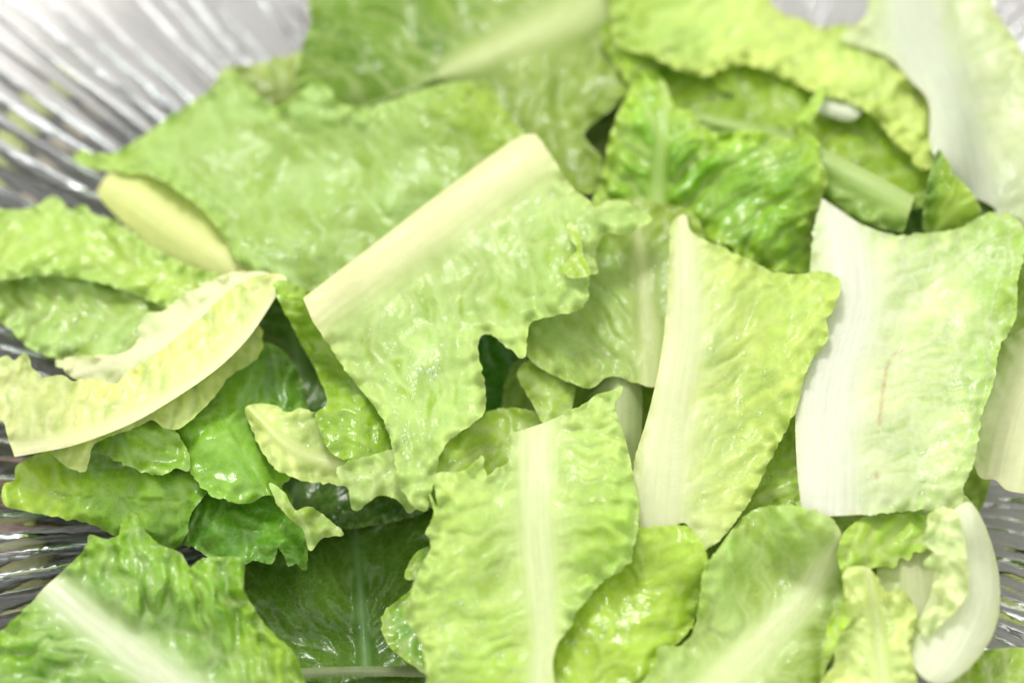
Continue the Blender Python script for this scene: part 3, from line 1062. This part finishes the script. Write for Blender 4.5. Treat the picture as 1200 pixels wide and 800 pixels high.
leaf('twisted pale green leaf edge beside the dark scalloped leaf',
     [(316, 566), (334, 578), (346, 598), (362, 594), (386, 608), (402, 626), (378, 630), (364, 644), (356, 622), (344, 610), (326, 592)],
     [(310, 570, 4), (350, 604, 4), (400, 630, 3)], z=52, blade=(168, 204, 100), pucker=0.8, blister=0.6, bl=14, ruffle=2, jag=1.4, showrib=False, bumps=[(352, 604, 3, 20)])
leaf('wet green leaf with a broad white midrib in the lower left corner',
     [(-40, 760), (0, 739), (26, 718), (52, 688), (80, 664), (98, 644), (106, 628), (122, 632), (138, 627), (146, 606), (158, 603), (170, 622), (188, 638), (212, 648), (222, 664), (238, 654),
      (262, 652), (284, 656), (286, 690), (298, 714), (316, 738), (342, 762), (354, 790), (362, 840), (-40, 850)],
     [(40, 672, 16.6), (100, 722, 18.2), (170, 776, 22.3), (260, 850, 26.4)], z=60, tilt=(0, -1), blade=(112, 176, 54), ribcol=(226, 226, 196), cup=-1.0, pucker=5.0, vein=44, lean=-0.9, blister=1.4, spots=0.5,
     bl=26, ruffle=3.0, jag=1.6, wet=True, halo=0.7, ribh=0.4, ribt=2.5, bumps=[(160, 650, 8, 50), (240, 690, 6, 60)], grad=[(240, 720, 340, 780, (132, 188, 56))], veincol=0.3)
leaf('bright green curled scrap at the edge of the dark hollow, bottom left of centre',
     [(512, 676), (470, 700), (450, 720), (448, 740), (462, 762), (480, 776), (510, 790), (530, 740)],
     [(520, 690, 3), (490, 730, 3), (480, 780, 2)], z=38, tilt=(4, 0), blade=(84, 164, 44), pucker=0.8, showrib=False, edgecol=(150, 196, 90), wet=True)
leaf('tiny two toned leaf curl beside the ruffled front leaf',
     [(512, 640), (496, 642), (484, 652), (474, 676), (486, 678), (500, 668), (514, 652)],
     [(510, 640, 3), (492, 662, 3), (476, 680, 2)], z=56, tilt=(4, 0), blade=(150, 196, 84), grad=[(484, 660, 494, 664, (84, 160, 40))], pucker=0.2, blister=0.2, jag=0.6, showrib=False)

# --- centre
leaf('small pale yellow leaf with a thin curved midrib left of centre',
     [(287, 478), (300, 473), (322, 475), (336, 484), (352, 479), (372, 484), (400, 490), (420, 510), (436, 536), (440, 556), (410, 568), (364, 564), (336, 556), (318, 544), (300, 514), (292, 494)],
     [(308, 494, 4), (330, 516, 6), (362, 534, 8), (420, 548, 8)], z=60, tilt=(2, 0), blade=(214, 224, 124), ribcol=(228, 230, 170), cup=4, pucker=0.6, vein=18, blister=0.6, ruffle=2, jag=2.0, jl=7,
     halo=0.3, ribh=2, ribt=2)
leaf('puckered green leaf half tucked beneath the big middle leaf',
     [(322, 336), (352, 336), (400, 376), (480, 440), (500, 530), (470, 552), (430, 556), (404, 540), (386, 528), (376, 506), (370, 486), (384, 468), (368, 430), (346, 390)],
     [(470, 600, 4), (420, 480, 4), (340, 330, 3)], z=52, tilt=(4, 0), blade=(126, 182, 62), ribcol=(180, 206, 110), pucker=1.5, vein=26, blister=2.2, bl=24, showrib=False, wet=True, jag=1.4)
leaf('pale ragged leaf flap below the tip of the middle leaf',
     [(396, 548), (440, 532), (500, 522), (524, 556), (512, 594), (498, 590), (480, 601), (466, 586), (446, 580), (432, 588), (416, 597), (408, 574)],
     [(520, 540, 4), (460, 550, 4), (400, 560, 3)], z=58, tilt=(2, -1), blade=(192, 212, 110), pucker=0.6, blister=0.7, bl=18, ruffle=2, jag=2.2, jl=9, showrib=False)
leaf('mid green leaf flap between the middle leaf and the ruffled front leaf',
     [(506, 532), (530, 510), (552, 490), (590, 478), (624, 482), (650, 494), (640, 540), (590, 570), (550, 572), (516, 566)],
     [(640, 490, 4), (590, 520, 4), (560, 570, 2)], z=56, blade=(150, 196, 76), pucker=0.7, blister=0.4, jag=1.0, showrib=False)
leaf('small rounded light green leaf lobe upright in the central hole',
     [(606, 440), (614, 426), (630, 420), (640, 417), (660, 430), (674, 452), (670, 476), (662, 500), (644, 506), (622, 470)],
     [(650, 510, 3), (642, 470, 3), (636, 416, 2)], z=62, tilt=(0, -3), blade=(166, 204, 90), pucker=0.5, blister=0.8, bl=22, jag=1.0, showrib=False, cup=-10)
leaf('rounded pale stem end tucked in the shade at the centre',
     [(690, 470), (704, 450), (722, 438), (740, 440), (752, 456), (752, 500), (748, 560), (720, 560), (700, 520)],
     [(728, 600, 22), (727, 520, 22), (726, 430, 22)], z=50, tilt=(0, -2), blade=(168, 186, 110), ribcol=(196, 204, 150), cup=-40, pucker=0.1, blister=0.1, jag=0.3, ruffle=0.2, ribh=3, ribt=5)
leaf('glossy bright green leaf with a crimped right edge at upper middle',
     [(752, 84), (738, 106), (724, 134), (713, 168), (706, 208), (694, 240), (720, 262), (760, 262), (800, 262), (850, 296), (900, 316), (946, 326), (958, 306), (950, 276), (958, 244), (970, 210), (960, 186),
      (962, 172), (952, 158), (948, 148), (962, 124), (968, 99), (954, 112), (946, 124), (933, 133), (938, 150), (926, 164), (880, 152), (846, 156), (826, 150), (812, 132), (790, 124), (780, 98), (766, 84)],
     [(766, 290, 9), (770, 230, 9), (775, 170, 7), (780, 118, 4)], z=66, tilt=(1, -2), blade=(112, 180, 42), ribcol=(186, 206, 120), cup=-1.5, pucker=4.2, vein=44, lean=0.9, blister=1.2, bl=26, spots=0.6, mott=0.22,
     ruffle=2.4, jag=1.2, jl=10, wet=True, halo=0.35, ribh=-0.5, ribt=1.5, edgecol=(160, 204, 84), bumps=[(880, 250, 8, 60), (945, 200, 5, 30), (735, 160, 3, 40), (820, 200, -4, 26)], veincol=0.6)
leaf('olive pale leaf cupped between the middle leaf and the broad ribbed leaf',
     [(690, 244), (722, 234), (760, 236), (800, 244), (820, 262), (830, 330), (800, 420), (770, 452), (744, 448), (716, 440), (694, 454), (664, 446), (626, 426), (614, 404), (616, 376), (650, 340), (690, 300)],
     [(764, 500, 14), (764, 420, 12), (754, 330, 7), (744, 230, 3)], z=62, tilt=(3, -1), blade=(168, 196, 92), ribcol=(206, 212, 146), cup=4.0, pucker=0.9, vein=46, blister=0.5, bl=40, jag=0.9, halo=1.2,
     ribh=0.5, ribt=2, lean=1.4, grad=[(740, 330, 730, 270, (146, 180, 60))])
leaf('yellow green leaf corner under the broad ribbed leaf, right of centre',
     [(936, 480), (930, 522), (938, 560), (944, 594), (908, 592), (884, 600), (860, 614), (840, 610), (870, 560), (900, 500)],
     [(860, 620, 4), (900, 560, 4), (940, 490, 2)], z=60, tilt=(2, 0), blade=(172, 206, 76), pucker=0.8, blister=0.8, jag=1.6, showrib=False)
leaf('green scrap at the right edge beside the big white leaf',
     [(1160, 290), (1196, 280), (1240, 290), (1250, 420), (1190, 430), (1156, 400)],
     [(1170, 440, 4), (1190, 360, 4), (1220, 280, 2)], z=50, blade=(156, 196, 84), pucker=1.0, showrib=False)
leaf('cream leaf end jutting out behind the big white leaf at right',
     [(1130, 440), (1180, 396), (1250, 380), (1250, 576), (1206, 578), (1180, 574), (1166, 562), (1150, 560), (1140, 540)],
     [(1170, 600, 24), (1190, 500, 22), (1230, 380, 16)], z=54, tilt=(1, -2), blade=(176, 204, 92), ribcol=(232, 230, 190), pucker=0.4, blister=0.3, jag=1.0, halo=2.0, showrib=True)
leaf('ragged yellow green leaf edge peeking below the big white leaf',
     [(934, 580), (1000, 570), (1100, 570), (1140, 590), (1126, 612), (1092, 610), (1060, 606), (1040, 616), (1010, 618), (986, 632), (974, 612), (948, 608)],
     [(940, 590, 4), (1040, 590, 4), (1140, 600, 2)], z=60, blade=(196, 216, 104), pucker=0.6, blister=0.6, jag=2.4, jl=7, ruffle=2, showrib=False)
leaf('big leaf with a broad bright white midrib and a thin brown scar at right',
     [(963, 232, 1), (984, 246), (1012, 264), (1050, 276), (1084, 274), (1122, 268), (1150, 254), (1172, 249), (1196, 262), (1202, 290), (1192, 330), (1190, 370), (1170, 410), (1164, 450), (1152, 480), (1146, 512),
      (1140, 545), (1128, 572), (1128, 601, 1), (1080, 597), (1020, 602), (941, 606, 1), (935, 560), (932, 500), (934, 450), (940, 400), (946, 350), (950, 310), (954, 270)],
     [(966, 640, 38.4), (966, 540, 36.8), (972, 450, 33.6), (996, 360, 28.8), (992, 290, 22.4), (976, 220, 16)], z=84, tilt=(0, 0), blade=(218, 226, 144), ribcol=(230, 227, 212), cup=1.2, pucker=0.6, vein=22, lean=0.45, blister=0.5,
     bl=40, ruffle=1.6, jag=1.8, jl=9, halo=1.1, ribh=1.0, ribt=5, edgecol=(186, 212, 96), wet=False, bumps=[(1000, 430, 3, 160)], grad=[(1110, 320, 1190, 320, (172, 206, 88))],
     scar=[([(1042, 420), (1036, 450), (1030, 500)], 2.2, (214, 172, 106)), ([(1060, 408), (1044, 418)], 2.0, (205, 170, 110)), ([(1027, 552), (1026, 562)], 2.6, (196, 150, 96))], veincol=0.6)
leaf('broad leaf with a thick cream midrib and yellow blistered blade, right of centre',
     [(786, 268), (792, 256), (804, 252), (811, 272), (846, 290), (880, 306), (906, 319), (940, 321), (962, 318), (984, 330), (976, 362), (968, 374), (970, 398), (946, 430), (932, 480), (906, 530), (882, 580),
      (852, 622), (826, 644), (812, 639), (810, 622), (800, 612), (780, 621), (752, 618), (741, 600), (744, 540), (760, 484), (774, 420), (782, 350)],
     [(770, 650, 31.2), (774, 580, 28.1), (786, 480, 23.4), (802, 380, 20.3), (804, 300, 12.5), (800, 230, 7.8)], z=74, tilt=(0, 0), blade=(206, 220, 98), ribcol=(226, 226, 184), cup=0.6, pucker=1.1, vein=26, lean=0.9,
     blister=1.0, bl=20, ruffle=2.0, jag=1.9, jl=8, halo=1.2, ribh=1.6, ribt=5, bumps=[(880, 400, 3, 110)], edgecol=(196, 212, 90), veincol=0.25)
mid = leaf('large pale green leaf with a wide cream midrib on its upper edge, centre',
     [(355, 349, 1), (430, 292), (500, 238), (570, 186), (608, 160), (628, 157, 1), (646, 182), (664, 212), (690, 236), (698, 243), (712, 237), (728, 236), (750, 244), (763, 258), (746, 268), (730, 276), (714, 272),
      (702, 282), (698, 300), (700, 320), (690, 322), (688, 350), (674, 364), (646, 370), (622, 378), (617, 400), (613, 418), (596, 408), (576, 392), (564, 394), (560, 412), (565, 440), (569, 478), (552, 496),
      (536, 508), (522, 520), (512, 545), (506, 572), (500, 597), (484, 592), (468, 566), (463, 536), (456, 506), (440, 478), (410, 440), (384, 402), (366, 376, 1)],
     [(330, 392, 26), (370, 358, 26), (440, 308, 27), (540, 234, 28), (616, 180, 28), (680, 130, 26)], z=84, tilt=(0, -2), blade=(186, 210, 108), ribcol=(230, 226, 182), cup=0.2, pucker=0.8, vein=34, lean=-0.35, spots=1.1,
     blister=0.55, bl=26, ruffle=2.4, jag=1.9, jl=8, halo=0.9, ribh=2.4, ribt=4.5, wet=False, grad=[(480, 330, 560, 480, (194, 216, 110))], edgecol=(200, 216, 112), bumps=[(650, 330, 5, 60), (700, 260, 5, 40)],
     veincol=0.3)
leaf('', [(664, 264), (668, 260), (676, 268), (681, 282), (683, 298), (690, 312), (692, 322), (676, 326), (664, 324), (660, 314), (668, 302), (676, 292), (670, 282)],
     [(664, 260, 3), (680, 290, 3), (670, 330, 2)], z=92, blade=(140, 188, 52), pucker=0.1, blister=0.2, ruffle=0.5, jag=0.4, showrib=False, parent=mid)

# --- front
leaf('bright yellow green leaf lying under the right side of the front leaf',
     [(690, 610), (750, 618), (802, 616), (824, 640), (828, 680), (816, 722), (796, 750), (776, 766), (768, 788), (744, 806), (720, 850), (620, 850), (630, 740), (660, 660)],
     [(660, 860, 5), (720, 740, 5), (780, 600, 3)], z=58, tilt=(0, -1), blade=(160, 204, 62), ribcol=(200, 220, 120), cup=-2.0, pucker=0.8, vein=32, blister=1.0, bl=26, jag=1.8, jl=10, showrib=False, wet=True,
     bumps=[(760, 720, 4, 50)])
leaf('wide green leaf with a soft pale midrib slanting at the bottom edge',
     [(876, 602), (920, 592), (956, 598), (978, 612), (990, 640), (990, 700), (976, 760), (966, 790), (966, 850), (730, 850), (768, 780), (772, 758), (796, 756), (812, 742), (820, 704), (826, 668), (850, 632)],
     [(800, 850, 22.1), (860, 786, 21.2), (930, 716, 16.1), (985, 640, 10.2), (1010, 600, 6.8)], z=56, tilt=(-1, -1), blade=(168, 204, 98), ribcol=(228, 232, 180), cup=3.0, pucker=1.6, vein=40, lean=0.6, blister=0.6, jag=1.4,
     halo=1.1, ribh=1.5, ribt=3, grad=[(960, 720, 990, 760, (130, 176, 66))])  # darker gradient is painted shading of the right side
leaf('ruffled front leaf with a pale midrib standing at bottom centre',
     [(598, 508, 1), (640, 494), (684, 474), (700, 462), (716, 458), (729, 452), (727, 462), (720, 474), (732, 512), (742, 556), (749, 600), (742, 640), (734, 662), (702, 684), (690, 700), (676, 716), (668, 734),
      (656, 748), (648, 774), (640, 850), (504, 850), (500, 790), (496, 762), (486, 738), (472, 720), (480, 698), (494, 664), (506, 640), (500, 622), (509, 604), (503, 578), (513, 594), (510, 556), (540, 552), (558, 540),
      (566, 534), (570, 558), (580, 550), (596, 540)],
     [(628, 480, 20.2), (628, 560, 18.5), (630, 640, 16.7), (638, 740, 14.1), (630, 850, 11.4)], z=76, tilt=(0, -2), blade=(200, 220, 100), ribcol=(222, 226, 176), cup=0.8, pucker=1.7, vein=26, lean=0.25, spots=0.4, blister=0.5,
     bl=24, ruffle=2.6, jag=1.6, jl=8, halo=1.1, ribh=0.3, ribt=2.5, wet=False, edgecol=(204, 220, 120), grad=[(690, 560, 740, 600, (180, 216, 70))], bumps=[(560, 640, 4, 60), (700, 600, 5, 50)], veincol=0.25)
# --- lower right
leaf('pale beige hollow inside of the cupped leaf at lower right',
     [(1030, 640), (1060, 622), (1100, 610), (1130, 640), (1130, 700), (1110, 760), (1080, 780), (1044, 740), (1030, 690)],
     [(1090, 800, 20), (1082, 720, 18), (1070, 620, 12)], z=64, blade=(216, 222, 140), ribcol=(222, 222, 180), pucker=0.6, blister=0.4, cup=8, jag=0.8, ribh=1)
rd = leaf('rounded cream white rib piece with frilled yellow edges at lower right',
     [(1104, 606), (1118, 596), (1136, 588), (1152, 610), (1166, 650), (1172, 690), (1168, 730), (1150, 766), (1122, 794), (1100, 801), (1080, 792), (1066, 768), (1070, 740), (1082, 716), (1092, 690), (1098, 650), (1100, 626)],
     [(1070, 810, 30), (1118, 750, 30), (1140, 690, 26), (1130, 610, 20), (1110, 570, 16)], z=62, tilt=(0, -1), blade=(222, 226, 150), ribcol=(232, 232, 206), cup=-14.0, pucker=0.6, blister=0.3, jag=0.5, ruffle=0.4, ribh=1.5, ribt=3,
     halo=1.2)
leaf('soft green leaf flap under the big white leaf at lower right',
     [(984, 640), (992, 620), (1014, 606), (1060, 602), (1088, 606), (1096, 632), (1084, 646), (1072, 646), (1064, 656), (1054, 652), (1048, 664), (1026, 664), (1010, 676), (1004, 700), (990, 706), (986, 670)],
     [(990, 640, 4), (1040, 640, 4), (1090, 620, 2)], z=66, tilt=(0, -2), blade=(168, 210, 84), pucker=1.0, vein=30, blister=0.6, jag=1.5, showrib=False)
leaf('', [(1090, 602), (1112, 596), (1126, 616), (1132, 650), (1134, 690), (1118, 716), (1100, 734), (1084, 742), (1076, 728), (1090, 714), (1102, 704), (1092, 690), (1102, 672), (1084, 660), (1094, 646), (1080, 634), (1088, 618)],
     [(1100, 600, 4), (1112, 660, 4), (1100, 730, 3)], z=70, blade=(234, 238, 170), pucker=0.8, vein=18, blister=1.0, bl=16, ruffle=2.5, jag=2.4, jl=7, showrib=False, parent=rd)
leaf('frilly yellow leaf with a split pale centre at the lower right edge',
     [(990, 668), (1016, 664), (1032, 684), (1042, 698), (1054, 690), (1070, 708), (1074, 724), (1066, 752), (1072, 790), (1080, 850), (956, 850), (964, 800), (978, 776), (975, 752), (986, 736), (996, 716), (990, 694)],
     [(1036, 850, 9), (1034, 790, 8), (1028, 730, 6), (1016, 660, 4)], z=72, tilt=(0, -2), blade=(230, 238, 140), ribcol=(232, 234, 180), cup=-3, pucker=1.2, vein=20, blister=1.0, bl=18, ruffle=3.0, jag=2.4, jl=7, halo=0.5, ribh=-2,
     ribt=1, edgecol=(226, 228, 140))
leaf('narrow bright green leaf fold left of the frilly yellow leaf',
     [(994, 704), (978, 714), (970, 734), (966, 764), (974, 768), (984, 744), (998, 724)],
     [(990, 706, 3), (978, 734, 3), (970, 766, 2)], z=66, blade=(152, 200, 60), pucker=0.2, blister=0.3, jag=0.5, showrib=False)


# ------------------------------------------------------------------ water

dg = bpy.context.evaluated_depsgraph_get()
dg.update()


def spot(px, py):
    d = FW + (px - 600) * KX * RT + (400 - py) * KX * UPV
    ok, loc, nrm, idx, ob, mtx = S.ray_cast(dg, Vector(CP), Vector(d).normalized())
    return (ok, loc, nrm, ob)


def bead(V, F, c, n, r, flat, stretch, spin, segs=8, rings=4):
    """a drop lying on a surface: a flattened dome with its foot sunk a little"""
    n = Vector(n).normalized()
    t1 = n.orthogonal().normalized()
    t2 = n.cross(t1)
    ca, sa = math.cos(spin), math.sin(spin)
    a1, a2 = t1 * ca + t2 * sa, t2 * ca - t1 * sa
    base = len(V)
    V.append(tuple(c + n * r * flat))
    for k in range(1, rings + 1):
        th = k / rings * math.radians(100)
        for j in range(segs):
            a = j / segs * 2 * math.pi
            V.append(tuple(c + a1 * (r * stretch * math.sin(th) * math.cos(a)) + a2 * (r * math.sin(th) * math.sin(a)) + n * (r * flat * math.cos(th))))
    for j in range(segs):
        F.append((base, base + 1 + j, base + 1 + (j + 1) % segs))
        for k in range(rings - 1):
            p, q = base + 1 + k * segs, base + 1 + (k + 1) * segs
            F.append((p + j, q + j, q + (j + 1) % segs, p + (j + 1) % segs))
    F.append(tuple(base + 1 + (rings - 1) * segs + j for j in reversed(range(segs))))


V, F = [], []
PXM = DIST * KX
for (cx, cy, sx, sy, n, r0, r1) in [
        (505, 425, 18, 22, 14, 1.2, 3.2), (478, 440, 14, 30, 12, 1.0, 2.4), (470, 505, 14, 22, 22, 1.0, 2.6), (474, 515, 10, 12, 10, 1.0, 2.2), (450, 455, 8, 16, 5, 1.2, 2.0),
        (450, 350, 40, 30, 8, 0.9, 1.8), (628, 238, 16, 18, 7, 1.4, 2.6), (640, 330, 20, 18, 5, 0.9, 1.8), (338, 296, 22, 8, 16, 1.0, 2.8), (366, 338, 12, 8, 6, 1.4, 3),
        (440, 200, 90, 60, 26, 1.0, 2.6), (250, 220, 60, 50, 14, 1.0, 2.6), (75, 578, 10, 5, 8, 1.2, 2.6), (240, 553, 5, 5, 3, 1.2, 2.2), (175, 652, 14, 10, 9, 1.2, 2.6), (190, 700, 50, 40, 18, 1.0, 2.4),
        (60, 765, 40, 20, 14, 1.0, 2.4), (100, 390, 40, 16, 10, 1.2, 3.0), (60, 270, 40, 18, 9, 1.2, 2.6), (522, 745, 20, 34, 26, 1.0, 2.3), (560, 700, 25, 40, 14, 1.0, 2.2), (600, 760, 20, 24, 10, 1.0, 2.2),
        (700, 745, 40, 18, 20, 1.2, 3.2), (740, 720, 26, 20, 12, 1.0, 2.6), (1080, 560, 10, 4, 2, 2.2, 3.2), (1035, 580, 50, 20, 9, 1.0, 2.4), (870, 420, 40, 70, 22, 1.0, 2.6), (850, 540, 26, 30, 10, 1.0, 2.2),
        (1170, 122, 4, 4, 1, 3, 3.6), (1172, 220, 4, 4, 1, 3, 3.6), (735, 165, 14, 22, 9, 1.0, 2.4), (880, 240, 30, 26, 14, 1.0, 2.6), (1040, 725, 10, 22, 12, 1.0, 2.2), (1160, 785, 14, 8, 8, 1.2, 2.4),
        (390, 500, 30, 30, 12, 1.2, 2.8), (440, 510, 14, 20, 8, 1.0, 2.2), (420, 560, 30, 20, 5, 1.2, 2.6), (540, 545, 12, 10, 5, 1.4, 2.8), (420, 700, 50, 50, 10, 1.0, 2.6)]:
    for i in range(n):
        px, py = rng.normal(cx, sx * 0.7), rng.normal(cy, sy * 0.7)
        ok, loc, nrm, ob = spot(px, py)
        if not ok or ob is None or not (ob.name.startswith('blade') or ob.name.startswith('midrib') or ob.name.startswith('lettuce')):
            continue
        r = PXM * 1.6 * (r0 + (r1 - r0) * rng.random() ** 2)
        bead(V, F, loc, nrm, r, 0.55 + 0.25 * rng.random(), 1.0 + 0.7 * rng.random() ** 2, rng.random() * 6.28)
wd = mesh_obj('water_droplets', V, F, M_WATER)
wd['kind'] = 'stuff'
wd['label'] = 'tiny clear beads of water sprinkled over the washed leaves'
wd['category'] = 'water'
for px, py, r, lab in [(374, 574, 6.0, 'round clear water drop shining in the dark hollow left of centre'), (397, 573, 4.2, 'smaller faint water drop right beside the shining round one'),
                       (508, 436, 5.0, 'long clear water drop resting on the middle leaf')]:
    ok, loc, nrm, ob = spot(px, py)
    if ok:
        V, F = [], []
        bead(V, F, Vector((0, 0, 0)), nrm, PXM * r, 0.6, 1.1 if r != 5.0 else 1.7, 0.6, 20, 8)
        o = mesh_obj('water_drop', V, F, M_WATER)
        o.location = loc
        o['label'] = lab
        o['category'] = 'water drop'
